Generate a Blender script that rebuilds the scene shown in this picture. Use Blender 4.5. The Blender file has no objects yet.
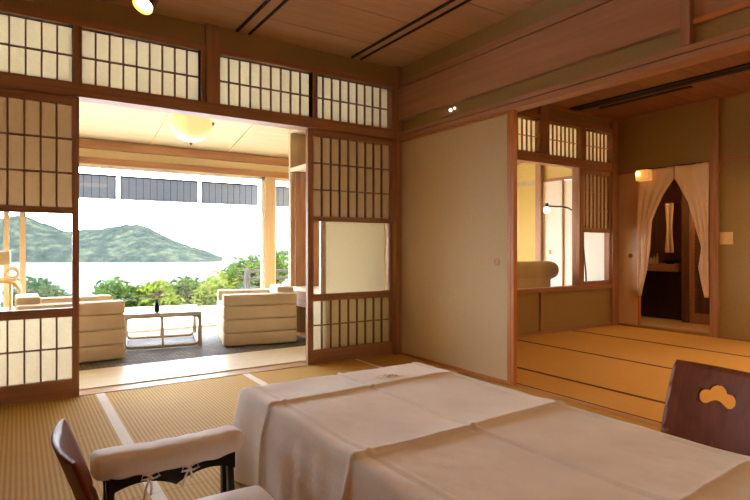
import bpy, bmesh, math, random
from mathutils import Vector, Matrix, Euler, noise
random.seed(7)
COL = bpy.context.scene.collection
SC = bpy.context.scene
PI = math.pi

# ------------------------------------------------------------------ materials
def s2l(c):
    return tuple(((v/255)/12.92 if v/255 <= .04045 else ((v/255+.055)/1.055)**2.4) for v in c)
def new_mat(name):
    m = bpy.data.materials.new(name); m.use_nodes = True
    nt = m.node_tree; b = nt.nodes['Principled BSDF']
    return m, nt, b
def N(nt, t, **kw):
    n = nt.nodes.new(t)
    for k, v in kw.items(): setattr(n, k, v)
    return n
def coords(nt, scale, rot=(0,0,0)):
    tc = N(nt, 'ShaderNodeTexCoord'); mp = N(nt, 'ShaderNodeMapping')
    mp.inputs['Scale'].default_value = scale; mp.inputs['Rotation'].default_value = rot
    nt.links.new(tc.outputs['Object'], mp.inputs['Vector']); return mp.outputs['Vector']
def ramp(nt, fac, stops):
    r = N(nt, 'ShaderNodeValToRGB'); e = r.color_ramp.elements
    while len(e) < len(stops): e.new(.5)
    for i, (p, c) in enumerate(stops):
        e[i].position = p; e[i].color = (*s2l(c), 1)
    nt.links.new(fac, r.inputs['Fac']); return r.outputs['Color']
def bump(nt, b, h, strength, dist=.01):
    n = N(nt, 'ShaderNodeBump'); n.inputs['Strength'].default_value = strength; n.inputs['Distance'].default_value = dist
    nt.links.new(h, n.inputs['Height']); nt.links.new(n.outputs['Normal'], b.inputs['Normal'])
def noise_n(nt, vec, scale, detail=4, rough=.55):
    n = N(nt, 'ShaderNodeTexNoise'); n.inputs['Scale'].default_value = scale
    n.inputs['Detail'].default_value = detail; n.inputs['Roughness'].default_value = rough
    nt.links.new(vec, n.inputs['Vector']); return n.outputs['Fac']
def plain(name, c, rough=.6, var=.06, scale=12, metallic=0, bumps=0, spec=.5):
    m, nt, b = new_mat(name)
    f = noise_n(nt, coords(nt, (1,1,1)), scale)
    lo = tuple(max(0, v*(1-var)) for v in c); hi = tuple(min(255, v*(1+var)) for v in c)
    nt.links.new(ramp(nt, f, [(.3, lo), (.7, hi)]), b.inputs['Base Color'])
    b.inputs['Roughness'].default_value = rough; b.inputs['Metallic'].default_value = metallic
    b.inputs['Specular IOR Level'].default_value = spec
    if bumps: bump(nt, b, f, bumps)
    return m
def wood(name, lo, hi, axis, rough=.45, scale=1.0, spec=.35):
    m, nt, b = new_mat(name)
    s = [38*scale]*3; s['xyz'.index(axis)] = 1.6*scale
    f = noise_n(nt, coords(nt, s), 1.0, 6, .6)
    nt.links.new(ramp(nt, f, [(.28, lo), (.72, hi)]), b.inputs['Base Color'])
    b.inputs['Roughness'].default_value = rough; b.inputs['Specular IOR Level'].default_value = spec
    bump(nt, b, f, .06, .004)
    return m
def paper(name, c, trans, tcol=None):
    m, nt, b = new_mat(name); nt.nodes.remove(b)
    out = nt.nodes['Material Output']
    f = noise_n(nt, coords(nt, (1,1,1)), 60, 5)
    col = ramp(nt, f, [(.3, tuple(v*.97 for v in c)), (.7, c)])
    d = N(nt, 'ShaderNodeBsdfDiffuse'); t = N(nt, 'ShaderNodeBsdfTranslucent'); mx = N(nt, 'ShaderNodeMixShader')
    nt.links.new(col, d.inputs['Color'])
    if tcol: t.inputs['Color'].default_value = (*s2l(tcol), 1)
    else: nt.links.new(col, t.inputs['Color'])
    mx.inputs['Fac'].default_value = trans
    nt.links.new(d.outputs[0], mx.inputs[1]); nt.links.new(t.outputs[0], mx.inputs[2]); nt.links.new(mx.outputs[0], out.inputs['Surface'])
    return m
def glass(name, tint=(1,1,1), refl=.06):
    m, nt, b = new_mat(name); nt.nodes.remove(b); out = nt.nodes['Material Output']
    t = N(nt, 'ShaderNodeBsdfTransparent'); g = N(nt, 'ShaderNodeBsdfGlossy'); mx = N(nt, 'ShaderNodeMixShader'); lw = N(nt, 'ShaderNodeLayerWeight'); pw = N(nt, 'ShaderNodeMath', operation='POWER'); ma = N(nt, 'ShaderNodeMath', operation='MULTIPLY_ADD')
    t.inputs['Color'].default_value = (*tint, 1); g.inputs['Roughness'].default_value = .02
    lw.inputs['Blend'].default_value = .5; pw.inputs[1].default_value = 5; ma.inputs[1].default_value = .6; ma.inputs[2].default_value = .03
    nt.links.new(lw.outputs['Facing'], pw.inputs[0]); nt.links.new(pw.outputs[0], ma.inputs[0]); nt.links.new(ma.outputs[0], mx.inputs[0]); nt.links.new(t.outputs[0], mx.inputs[1]); nt.links.new(g.outputs[0], mx.inputs[2]); nt.links.new(mx.outputs[0], out.inputs['Surface'])
    return m
def emit(name, c, strength):
    m, nt, b = new_mat(name)
    b.inputs['Base Color'].default_value = (*s2l(c), 1)
    b.inputs['Emission Color'].default_value = (*s2l(c), 1); b.inputs['Emission Strength'].default_value = strength
    return m
def tatami(name, lo, hi):
    m, nt, b = new_mat(name)
    v = coords(nt, (1,1,1))
    w = N(nt, 'ShaderNodeTexWave', wave_type='BANDS', bands_direction='X'); w.inputs['Scale'].default_value = 17.0
    w.inputs['Distortion'].default_value = .15; w.inputs['Detail'].default_value = 1
    nt.links.new(v, w.inputs['Vector'])
    w2 = N(nt, 'ShaderNodeTexWave', wave_type='BANDS', bands_direction='Y'); w2.inputs['Scale'].default_value = 90
    w2.inputs['Distortion'].default_value = 1.5; nt.links.new(v, w2.inputs['Vector'])
    f2 = noise_n(nt, coords(nt, (5, 60, 5)), 1.0, 4)
    a = N(nt, 'ShaderNodeMath', operation='MULTIPLY_ADD'); a.inputs[1].default_value = .62
    nt.links.new(w.outputs['Fac'], a.inputs[0])
    c = N(nt, 'ShaderNodeMath', operation='MULTIPLY'); c.inputs[1].default_value = .42; nt.links.new(f2, c.inputs[0]); nt.links.new(c.outputs[0], a.inputs[2])
    nt.links.new(ramp(nt, a.outputs[0], [(.12, lo), (.75, hi)]), b.inputs['Base Color'])
    b.inputs['Roughness'].default_value = .75; b.inputs['Specular IOR Level'].default_value = .15
    bump(nt, b, w.outputs['Fac'], .12, .003)
    return m
def cloth_mat(name, c, rough=.85, fine=420, sheen=.2):
    m, nt, b = new_mat(name)
    v = coords(nt, (1,1,1))
    f = noise_n(nt, v, 5, 5); g = noise_n(nt, v, fine, 2)
    nt.links.new(ramp(nt, f, [(.3, tuple(x*.96 for x in c)), (.7, tuple(min(255, x*1.02) for x in c))]), b.inputs['Base Color'])
    b.inputs['Roughness'].default_value = rough; b.inputs['Sheen Weight'].default_value = sheen
    b.inputs['Specular IOR Level'].default_value = .25
    h = noise_n(nt, v, 26, 4)
    bump(nt, b, h, .25, .008)
    return m
def leaf(name, lo, hi):
    m, nt, b = new_mat(name); nt.nodes.remove(b); out = nt.nodes['Material Output']
    f = noise_n(nt, coords(nt, (1,1,1)), 7, 3)
    col = ramp(nt, f, [(.35, lo), (.65, hi)])
    d = N(nt, 'ShaderNodeBsdfDiffuse'); t = N(nt, 'ShaderNodeBsdfTranslucent'); mx = N(nt, 'ShaderNodeMixShader'); mx.inputs[0].default_value = .4
    nt.links.new(col, d.inputs[0]); nt.links.new(col, t.inputs[0])
    nt.links.new(d.outputs[0], mx.inputs[1]); nt.links.new(t.outputs[0], mx.inputs[2]); nt.links.new(mx.outputs[0], out.inputs['Surface'])
    return m

W1, W2 = (148,106,80), (184,140,108)          # red-brown cedar of the frames
M = dict(
    wx=wood('frame_wood_x', W1, W2, 'x'), wy=wood('frame_wood_y', W1, W2, 'y'), wz=wood('frame_wood_z', W1, W2, 'z'),
    lx=wood('board_wood_x', (164,120,90), (184,138,106), 'x'), ly=wood('board_wood_y', (164,120,90), (184,138,106), 'y'),
    oz=wood('orange_wood_z', (176,108,56), (206,136,78), 'z'), oy=wood('lit_edge_orange_y', (176,108,56), (206,136,78), 'y'),
    ceil=wood('ceiling_wood', (186,148,118), (202,164,132), 'x', .55),
    ceil2=wood('ceiling_wood_second', (128,82,54), (156,104,70), 'x', .55),
    sill=wood('pale_sill_wood', (234,220,194), (246,236,214), 'x', .35),
    pale=wood('pale_wood_z', (188,164,134), (206,184,156), 'z', .45),
    palex=wood('pale_wood_x', (206,170,122), (226,194,148), 'x', .45),
    dark=wood('dark_wood', (46,30,22), (66,44,32), 'z', .4),
    lacq=wood('brown_lacquer', (98,48,30), (124,66,42), 'z', .45, 1, .2),
    plaster=plain('sand_plaster', (170,146,100), .95, .04, 90, bumps=.05, spec=.2),
    plaster2=plain('green_sand_plaster', (160,136,94), .95, .04, 90, bumps=.05, spec=.2),
    cream=plain('cream_plaster', (216,192,122), .9, .03, 60, spec=.2),
    cream2=plain('pale_cream_plaster', (228,214,182), .9, .03, 60, spec=.2),
    cream_ceil=wood('cream_board', (184,168,130), (198,184,148), 'x', .6),
    fus=plain('fusuma_paper', (208,188,154), .8, .02, 120, spec=.2),
    fus2=plain('far_fusuma_paper', (216,184,154), .8, .02, 120, spec=.2),
    white=plain('white_door_paper', (240,236,224), .7, .02, 80, spec=.2),
    pt=paper('transom_paper', (226,216,180), .48),
    pu=paper('shaded_tan_shoji_paper', (186,160,120), .30, (170,138,96)),  # darker tan stands in for light blocked by doubled door panels
    pc=paper('cream_panel_paper', (216,200,156), .42),
    pl=paper('pale_shoji_paper', (212,198,164), .42),
    lat2=wood('light_lattice_wood', (160,114,74), (184,136,92), 'z'),
    lattice=wood('lattice_wood', (118,84,58), (142,102,72), 'z'),
    tat=tatami('tatami_gold', (182,142,72), (212,176,98)),
    tat2=tatami('tatami_amber', (202,152,82), (226,176,100)),
    heri=plain('tatami_border_pale', (240,232,216), .8, .05, 200),
    heri2=plain('tatami_border_brown', (82,44,18), .8, .05, 200),
    linen=cloth_mat('linen_cloth', (240,231,219)),
    cover=cloth_mat('white_cover', (242,234,224), .7),
    arm=cloth_mat('cream_upholstery', (208,190,160), .85, 200),
    tanarm=cloth_mat('tan_leather', (190,164,118), .55, 200, 0),
    noren=cloth_mat('noren_cloth', (240,216,198), .9),
    towel=cloth_mat('pale_towel', (226,206,176), .9),
    black=plain('black_metal', (20,18,17), .35, .05, 20, .6),
    slot=plain('dark_slot', (22,20,20), .6, .05, 20),
    slot2=plain('grey_metal_trim', (84,80,80), .4, .05, 20, .6),
    dmetal=plain('dark_bronze_metal', (36,30,28), .4, .05, 20, .5),
    whitep=plain('white_paint', (238,236,230), .5, .02, 20),
    glass=glass('clear_glass'),
    blind=paper('grey_reed', (168,178,188), .4),
    string=plain('dark_cord', (30,32,36), .8, .1, 60),
    rattan=wood('rattan_cane', (214,180,120), (232,204,150), 'z', .4),
    brass=plain('dull_brass', (120,92,50), .35, .1, 30, .9),
    soil=plain('hill_soil', (70,84,44), .95, .2, 3),
    deck=plain('white_terrace_stone', (236,234,228), .8, .04, 8),
    switch=plain('ivory_plastic', (238,212,158), .4, .02, 30),
    leafA=leaf('leaf_yellow_green', (58,74,24), (104,114,42)),
    leafB=leaf('leaf_mid_green', (34,54,24), (70,90,36)),
    leafC=leaf('leaf_blue_green', (30,48,32), (56,78,46)),
    bark=plain('bark', (92,70,48), .9, .2, 30, bumps=.3),
    fence=wood('fence_wood', (96,66,44), (130,92,62), 'z', .7),
    rail=wood('railing_wood', (20,14,11), (32,23,18), 'z', .7),
    thr2=wood('amber_threshold_wood', (176,124,66), (196,144,84), 'y', .4),
    thr=wood('threshold_wood', (186,150,104), (206,172,124), 'x', .4),
    petal=plain('dusty_pink_petal', (110,64,66), .7, .1, 40),
    globe=emit('lit_globe', (250,226,160), .45),
    bulb=emit('lit_bulb', (255,226,160), 14),
    shade=emit('added_warm_shade', (255,220,178), 2.4),
    shade2=emit('added_amber_shade', (255,212,146), 32.0),
    shade3=emit('added_anteroom_shade', (255,206,142), 22.0),
    tiny=emit('lit_tiny_bulb', (255,244,228), 1.2),
    pt2=paper('yellow_transom_paper', (236,218,164), .6),
    lantern=emit('lit_lantern', (255,190,100), .3),
    ply=wood('light_ply', (190,140,86), (206,156,100), 'y', .4),
)
# woven carpet, rippled sea, forested hills
def carpet_mat():
    m, nt, b = new_mat('woven_carpet')
    v = coords(nt, (1,1,1))
    ch = N(nt, 'ShaderNodeTexBrick'); ch.inputs['Scale'].default_value = 7
    ch.inputs['Color1'].default_value = (*s2l((98,94,90)),1); ch.inputs['Color2'].default_value = (*s2l((124,120,116)),1)
    ch.inputs['Mortar'].default_value = (*s2l((72,70,68)),1); ch.inputs['Mortar Size'].default_value = .03
    nt.links.new(v, ch.inputs['Vector']); nt.links.new(ch.outputs['Color'], b.inputs['Base Color'])
    b.inputs['Roughness'].default_value = .9
    bump(nt, b, noise_n(nt, v, 160, 2), .4, .004); return m
M['carpet'] = carpet_mat()
def sea_mat():
    m, nt, b = new_mat('sea_water')
    b.inputs['Base Color'].default_value = (*s2l((42,46,49)),1); b.inputs['Roughness'].default_value = .5; b.inputs['Specular IOR Level'].default_value = .04
    b.inputs['IOR'].default_value = 1.33
    f = noise_n(nt, coords(nt, (.02,.06,.02)), 1.0, 6)
    bump(nt, b, f, .6, 2.0); return m
M['sea'] = sea_mat()
def hill_mat(name, lo, mid, hi):
    m, nt, b = new_mat(name)
    v = coords(nt, (1,1,1))
    f = noise_n(nt, v, .035, 8, .7)
    nt.links.new(ramp(nt, f, [(.3, lo), (.5, mid), (.68, hi)]), b.inputs['Base Color'])
    b.inputs['Roughness'].default_value = 1; b.inputs['Specular IOR Level'].default_value = 0
    bump(nt, b, noise_n(nt, v, .09, 6, .7), 1.0, 9); return m
M['hill'] = hill_mat('forest_canopy', (32,38,36), (45,51,46), (68,74,56))
def marble_art():
    m, nt, b = new_mat('mottled_gold_wall')
    f = noise_n(nt, coords(nt, (9,9,4)), 1.0, 6, .7)
    nt.links.new(ramp(nt, f, [(.35, (176,146,92)), (.6, (236,216,166))]), b.inputs['Base Color']); b.inputs['Roughness'].default_value = .7; return m
M['mottle'] = marble_art()

# ------------------------------------------------------------------ geometry
class MB:
    def __init__(s): s.v = []; s.f = []
    def add(s, vs, fs):
        o = len(s.v); s.v += [tuple(v) for v in vs]; s.f += [tuple(i+o for i in f) for f in fs]; return s
    def box(s, x0, x1, y0, y1, z0, z1):
        x0, x1 = sorted((x0,x1)); y0, y1 = sorted((y0,y1)); z0, z1 = sorted((z0,z1))
        vs = [(x,y,z) for z in (z0,z1) for y in (y0,y1) for x in (x0,x1)]
        return s.add(vs, [(0,2,3,1),(4,5,7,6),(0,1,5,4),(2,6,7,3),(0,4,6,2),(1,3,7,5)])
    def rbox(s, x0, x1, y0, y1, z0, z1, r=.02, seg=3, puff=0):
        bm = bmesh.new(); bmesh.ops.create_cube(bm, size=1)
        for v in bm.verts: v.co = Vector(((x0+x1)/2+v.co.x*(x1-x0), (y0+y1)/2+v.co.y*(y1-y0), (z0+z1)/2+v.co.z*(z1-z0)))
        bmesh.ops.bevel(bm, geom=bm.edges[:], offset=r, segments=seg, profile=.5, affect='EDGES')
        if puff:
            bmesh.ops.subdivide_edges(bm, edges=[e for e in bm.edges if e.calc_length() > .1], cuts=6, use_grid_fill=True)
            c = Vector(((x0+x1)/2, (y0+y1)/2, (z0+z1)/2)); hx, hy, hz = (x1-x0)/2, (y1-y0)/2, (z1-z0)/2
            for v in bm.verts:
                q = v.co-c; a = (1-(q.x/hx)**2); b_ = (1-(q.y/hy)**2)
                v.co.z += puff*max(0,a)*max(0,b_)*(1 if q.z > 0 else -.2)
        return s.bm(bm)
    def bm(s, bm):
        bm.verts.index_update(); s.add([v.co[:] for v in bm.verts], [[v.index for v in f.verts] for f in bm.faces]); bm.free(); return s
    def tube(s, pts, r, n=8, closed=False, caps=True):
        pts = [Vector(p) for p in pts]; L = len(pts); rr = r if isinstance(r, (list,tuple)) else [r]*L
        vs = []; up = None
        for i, p in enumerate(pts):
            a = pts[(i-1) % L] if (closed or i > 0) else p; b = pts[(i+1) % L] if (closed or i < L-1) else p
            d = (b-a).normalized()
            if up is None: up = Vector((0,0,1)) if abs(d.z) < .9 else Vector((1,0,0))
            u = d.cross(up); u = u.normalized() if u.length > 1e-6 else Vector((1,0,0)); w = u.cross(d).normalized(); up = w
            for k in range(n): vs.append(p + u*math.cos(2*PI*k/n)*rr[i] + w*math.sin(2*PI*k/n)*rr[i])
        fs = []
        for i in range(L if closed else L-1):
            j = (i+1) % L
            for k in range(n): fs.append((i*n+k, i*n+(k+1)%n, j*n+(k+1)%n, j*n+k))
        if caps and not closed: fs += [tuple(range(n))[::-1], tuple(range((L-1)*n, L*n))]
        return s.add(vs, fs)
    def lathe(s, prof, c, n=24, axis='z'):
        vs = []
        for (r, h) in prof:
            for k in range(n):
                a = 2*PI*k/n; p = (r*math.cos(a), r*math.sin(a), h)
                if axis == 'x': p = (p[2], p[0], p[1])
                if axis == 'y': p = (p[0], p[2], p[1])
                vs.append((c[0]+p[0], c[1]+p[1], c[2]+p[2]))
        fs = [(i*n+k, i*n+(k+1)%n, (i+1)*n+(k+1)%n, (i+1)*n+k) for i in range(len(prof)-1) for k in range(n)]
        fs += [tuple(range(n))[::-1], tuple(range((len(prof)-1)*n, len(prof)*n))]
        return s.add(vs, fs)
    def quad(s, a, b, c, d): return s.add([a,b,c,d], [(0,1,2,3)])
    def grid(s, nu, nv, fn):
        return s.add([fn(i/nu, j/nv) for j in range(nv+1) for i in range(nu+1)],
                     [(j*(nu+1)+i, j*(nu+1)+i+1, (j+1)*(nu+1)+i+1, (j+1)*(nu+1)+i) for j in range(nv) for i in range(nu)])

def obj(name, mb, mat, parent=None, world=True, smooth=False, auto=None):
    me = bpy.data.meshes.new(name); me.from_pydata(mb.v, [], mb.f)
    bm = bmesh.new(); bm.from_mesh(me); bmesh.ops.recalc_face_normals(bm, faces=bm.faces[:]); bm.to_mesh(me); bm.free()
    me.materials.append(M[mat] if isinstance(mat, str) else mat)
    o = bpy.data.objects.new(name, me); COL.objects.link(o)
    if parent:
        o.parent = parent
        if world:
            root = parent; mw = Matrix()
            while root: mw = (Matrix.Translation(root.location) @ root.rotation_euler.to_matrix().to_4x4()) @ mw; root = root.parent
            me.transform(mw.inverted())
    if smooth:
        for p in me.polygons: p.use_smooth = True
        if auto is not None: me.set_sharp_from_angle(angle=math.radians(auto))
    return o
def thing(name, label, cat, loc=(0,0,0), rz=0, group=None):
    o = bpy.data.objects.new(name, None); COL.objects.link(o); o.location = loc; o.rotation_euler = (0,0,rz)
    o.empty_display_size = .1
    o['label'] = label; o['category'] = cat
    if group: o['group'] = group
    return o
def tag(o, label, cat, group=None):
    o['label'] = label; o['category'] = cat
    if group: o['group'] = group
    return o
def struct(name, mb, mat, parent=None, **k):
    o = obj(name, mb, mat, parent, **k)
    if parent is None: o['kind'] = 'structure'
    return o
def sempty(name, loc=(0,0,0)):
    o = bpy.data.objects.new(name, None); COL.objects.link(o); o.location = loc; o['kind'] = 'structure'; return o
def solid(o, t, off=0):
    m = o.modifiers.new('thick', 'SOLIDIFY'); m.thickness = t; m.offset = off; return o
B = lambda *a: MB().box(*a)

# ================================================================== THE SETTING
XL, YB = -4.6, -5.2                  # far left and back of the main room
XD = 3.147                           # far wall of the second room
XE = 3.45                            # end of the veranda
YO = 2.4                             # outer window line
ZC, ZC2 = 2.41, 2.385
struct('floor', MB().box(XL, 4.3, YB, .13, -.2, -.05).box(-5, XE+.1, .13, YO+.1, -.2, -.004), 'ply')
t = MB().box(-4.6, XE, 0.0, .13, -.05, .004); struct('trim_1', t, 'thr')      # sliding-door threshold
struct('trim_2', MB().box(-4.6, .2, .13, .70, -.004, .012), 'sill')          # broad pale sill board
struct('trim_3', MB().box(0, .055, YB, -.02, -.05, .003), 'thr2')               # threshold to the second room

# ceiling boards with seams every .45 m
def ceiling(name, x0, x1, y0, y1, z, mat, pitch=.45, first=-.335):
    mb = MB(); ys = [y1]; y = y1 + first
    while y > y0: ys.append(y); y -= pitch
    ys.append(y0)
    for a, b in zip(ys[:-1], ys[1:]): mb.box(x0, x1, b+.0025, a-.0025, z, z+.02)
    mb.box(x0, x1, y0, y1, z+.012, z+.06)
    return struct(name, mb, mat)
ceiling('ceiling', XL, .03, YB, 0.0, ZC, 'ceil')
ceiling('ceiling_second', 0.03, XD, YB, 0.0, ZC2, 'ceil2', .46, -.43)

# window wall, Y = 0 -------------------------------------------------
w = MB()
w.box(XL, -.05, -.03, .09, 1.80, 1.882)               # kamoi
w.box(XL, -.05, -.02, .08, 2.226, 2.275)              # upper rail
struct('trim_4', w, 'wx')
w = MB()
w.box(-1.617, -1.535, -.035, .09, 1.882, ZC)           # short post above the doorway
w.box(-2.404, -2.359, -.02, .08, 1.882, 2.226)
w.box(-.814, -.773, -.02, .08, 1.882, 2.226)
w.box(-.08, -.05, -.02, .08, 1.882, 2.226)
w.box(-1.651, -1.617, -.015, .08, 1.882, 2.226).box(-1.535, -1.522, -.015, .08, 1.882, 2.226)
w.box(-.05, .045, -.045, .10, 0, ZC)                   # corner post
w.box(-3.215, -3.17, -.03, .08, 0, 1.80)
struct('trim_5', w, 'wz')
w = MB()
w.box(XL, -.05, 0.0, .07, 2.275, ZC)
w  .box(XL, -3.215, 0.0, .07, 0, 1.80).box(XL, -3.127, 0, .07, 1.882, 2.226)
struct('wall_left', w, 'plaster2')

def lattice(mb, x0, x1, z0, z1, cols, rows, y, t=.009, d=.018):
    for i in range(1, cols):
        x = x0+(x1-x0)*i/cols; mb.box(x-t/2, x+t/2, y-d/2, y+d/2, z0, z1)
    for j in range(1, rows):
        z = z0+(z1-z0)*j/rows; mb.box(x0, x1, y-d/2-.001, y+d/2-.003, z-t/2, z+t/2)
    return mb
def transom(x0, x1, z0, z1, cols, label, y=.03, group='paper transoms above the shoji doors', pm='pt'):
    t = thing('shoji_transom', label, 'transom window', ((x0+x1)/2, y, z0-.012), 0, group)
    f = MB(); e = .012
    f.box(x0-e, x0, y-.058, y+.02, z0, z1).box(x1, x1+e, y-.058, y+.02, z0, z1).box(x0, x1, y-.02, y+.02, z0-e, z0).box(x0, x1, y-.02, y+.02, z1, z1+e)
    obj('frame', f, 'wx', t)
    obj('lattice', lattice(MB(), x0, x1, z0, z1, cols, 2, y), 'lattice' if pm == 'pt' else 'lat2', t)
    obj('paper', MB().quad((x0,y+.012,z0),(x1,y+.012,z0),(x1,y+.012,z1),(x0,y+.012,z1)), pm, t)
    return t
transom(-3.115, -2.404, 1.884, 2.226, 9, 'paper transom with dark lattice above the left shoji door')
transom(-2.357, -1.651, 1.884, 2.226, 9, 'paper transom above the left part of the open doorway')
transom(-1.522, -.814, 1.884, 2.226, 9, 'paper transom above the right part of the doorway, right of the short post')
transom(-.773, -.082, 1.884, 2.226, 9, 'paper transom next to the room corner, above the right shoji door')

def shoji_door(x0, x1, lx0, lx1, y, label, backed):
    t = thing('shoji_door', label, 'sliding door', ((x0+x1)/2, y, .006), 0)
    f = MB(); d = .017
    f.box(x0, lx0, y-d, y+d, .006, 1.797).box(lx1, x1, y-d, y+d, .006, 1.797)
    obj('stile', f, 'wz', t)
    f = MB()
    f.box(lx0, lx1, y-d, y+d, .006, .108).box(lx0, lx1, y-d, y+d, .483, .535).box(lx0, lx1, y-d, y+d, 1.10, 1.138).box(lx0, lx1, y-d, y+d, 1.753, 1.797)
    obj('rail', f, 'wx', t)
    obj('lattice', lattice(MB(), lx0, lx1, 1.138, 1.753, 9, 3, y, .010), 'lattice', t)
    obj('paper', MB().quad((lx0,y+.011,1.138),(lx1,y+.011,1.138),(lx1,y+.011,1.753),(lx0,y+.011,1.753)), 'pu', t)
    obj('lattice', lattice(MB(), lx0, lx1, .108, .483, 9, 2, y, .009), 'lattice', t)
    obj('paper', MB().quad((lx0,y+.011,.108),(lx1,y+.011,.108),(lx1,y+.011,.483),(lx0,y+.011,.483)), 'pl', t)
    obj('glass_pane', B(lx0, lx1, y-.002, y+.002, .535, 1.10), 'glass', t)
    return t
shoji_door(-3.165, -2.370, -3.130, -2.406, .02, 'left shoji door with sea seen through its clear middle pane', 0)
shoji_door(-.841, -.052, -.793, -.072, .02, 'right shoji door in the room corner, cream panel behind its glass', 1)
# cream panel standing behind the glass of the right door
p = thing('sliding_panel', 'plain cream panel with white edge behind glass of the right shoji door', 'panel', (-.38, .075, .012))
obj('paper', MB().quad((-.655,.075,.03),(-.085,.075,.03),(-.085,.075,1.10),(-.655,.075,1.10)), 'pc', p)
obj('stile', MB().box(-.70, -.655, .060, .090, .006, 1.12), 'whitep', p)
obj('rail', MB().box(-.655, -.085, .064, .086, .006, .03), 'palex', p)
obj('rail', MB().box(-.655, -.085, .064, .086, 1.10, 1.12), 'palex', p)

# right wall, X = 0 --------------------------------------------------
w = MB(); w.box(-.02, .075, YB, -.045, 1.79, 1.825).box(-.028, .08, YB, -.045, 1.829, 1.857)
struct('trim_6', w, 'ly')
w = MB(); w.box(.012, .05, YB, -.045, 1.857, 1.955)
struct('wall_right', w.box(.012, .05, YB, -.045, 2.28, ZC), 'plaster2')
w = MB(); w.box(-.03, .05, -2.352, -.045, 1.955, 2.216).box(.0, .05, YB, -2.397, 1.975, 2.216)
w.box(-.012, .05, YB, -.045, 2.232, 2.285).box(.0, .05, YB, -.045, 2.216, 2.232)
struct('trim_7', w, 'ly')
w = MB(); w.box(-.042, .05, -2.397, -2.352, 1.857, 2.232)
struct('trim_8', w, 'wz')
w = MB(); w.box(-.012, .03, YB, -2.397, 1.955, 1.98)
struct('trim_9', w, 'oy')  # orange strip paints in the lit lower edge of the board
t = thing('fusuma_door', 'large plain beige fusuma sliding door beside the tablecloth', 'sliding door', (.02, -.66, .003))
obj('panel', B(.008, .032, -1.222, -.045, .018, 1.775), 'fus', t)
obj('edge_frame', MB().box(.0, .032, -1.248, -1.222, .003, 1.79).box(.004, .030, -1.250, -1.248, .003, 1.79).box(.0, .034, -1.277, -1.250, .003, 1.79).box(.0, .04, -1.222, -.045, .003, .018).box(.0, .04, -1.222, -.045, 1.775, 1.79), 'oz', t)
obj('finger_pull', MB().lathe([(.026,0),(.026,-.004),(.020,-.006),(.018,-.001),(.001,-.001)], (.008,-1.124,.80), 20, 'x'), 'fus2', t)

# closing walls out of view, coloured pale to bounce fill light
struct('wall_back', MB().box(XL-.1, 4.3, YB-.1, YB, -.1, 2.5), 'cream2')
struct('wall_side', MB().box(XL-.1, XL, YB, .1, -.1, 2.5), 'cream2')

# second room, window side ------------------------------------------
w = MB(); w.box(.045, XD, -.025, .08, 1.765, 1.862).box(.045, XD, -.02, .08, 2.21, 2.262).box(.045, XD, -.02, .07, .43, .478)
w.box(.045, XD, -.012, .06, 0, .03); w.box(.045, XD, -.018, .05, ZC2-.03, ZC2)
struct('trim_10', w, 'wx')
w = MB(); w.box(1.784, 1.90, -.03, .08, 1.862, ZC2).box(2.466, 2.53, -.02, .07, 1.862, 2.21).box(3.03, XD, -.03, .08, 0, ZC2)
w.box(2.423, 2.505, -.025, .07, .478, 1.765).box(1.80, 1.84, -.016, .06, .03, .43)
struct('trim_11', w, 'wz')
w = MB(); w.box(.045, XD, .01, .05, .0, .45).box(.045, XD, .01, .05, 2.262, ZC2).box(.045, 1.15, .01, .05, .45, 1.765).box(.045, 1.21, .01, .05, 1.862, 2.21)
struct('wall_window', w, 'plaster2')
g2 = 'paper transoms of the second room'
transom(1.226, 1.778, 1.872, 2.198, 8, 'small paper transom beside the orange door edge in the second room', .03, g2, 'pt2')
transom(1.909, 2.458, 1.872, 2.198, 8, 'middle small paper transom of the second room, above the clear window', .03, g2, 'pt2')
transom(2.538, 3.021, 1.872, 2.198, 7, 'small paper transom nearest the far corner of the second room', .03, g2, 'pt2')
wi = sempty('window_1', (1.8, .04, .478))
struct('pane', B(1.15, 2.423, .038, .042, .478, 1.765), 'glass', wi)
t = thing('shoji_window', 'tan paper lattice panel over a clear pane in far corner of second room', 'window', (2.77, .02, .478))
f = MB(); f.box(2.505, 2.525, .003, .037, .478, 1.765).box(3.012, 3.03, .003, .037, .478, 1.765)
f.box(2.525, 3.012, .003, .037, .478, .518).box(2.525, 3.012, .003, .037, 1.063, 1.108).box(2.525, 3.012, .003, .037, 1.715, 1.765)
obj('frame', f, 'wz', t)
obj('lattice', lattice(MB(), 2.525, 3.012, 1.108, 1.715, 7, 3, .02, .008), 'lat2', t)
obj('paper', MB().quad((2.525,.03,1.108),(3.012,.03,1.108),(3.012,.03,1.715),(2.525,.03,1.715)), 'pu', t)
obj('glass_pane', B(2.525, 3.012, .018, .022, .518, 1.063), 'glass', t)

# far wall of the second room, X = XD --------------------------------
w = MB(); w.box(XD-.02, XD+.08, YB, 0, 1.735, 1.782).box(XD-.012, XD+.06, YB, 0, ZC2-.03, ZC2).box(XD-.015, XD+.08, YB, 0, 0, .02)
struct('trim_12', w, 'wy')
w = MB(); w.box(XD-.035, XD+.08, -1.112, -1.034, 0, ZC2).box(XD-.02, XD+.05, -.02, .01, 0, ZC2).box(XD-.006, XD+.03, -1.94, -1.90, .02, 1.735)
struct('trim_13', w, 'wz')
w = MB(); w.box(XD, XD+.06, YB, 0, 1.782, ZC2).box(XD, XD+.06, YB, -1.112, .02, 1.735)
struct('wall_far', w, 'plaster2')
t = thing('fusuma_door', 'narrow beige fusuma door left of the split curtain', 'sliding door', (XD+.02, -.15, .02))
obj('panel', B(XD+.01, XD+.03, -.258, -.02, .02, 1.735), 'fus2', t)
obj('edge_frame', B(XD+.005, XD+.035, -.278, -.258, .02, 1.735), 'oz', t)
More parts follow.
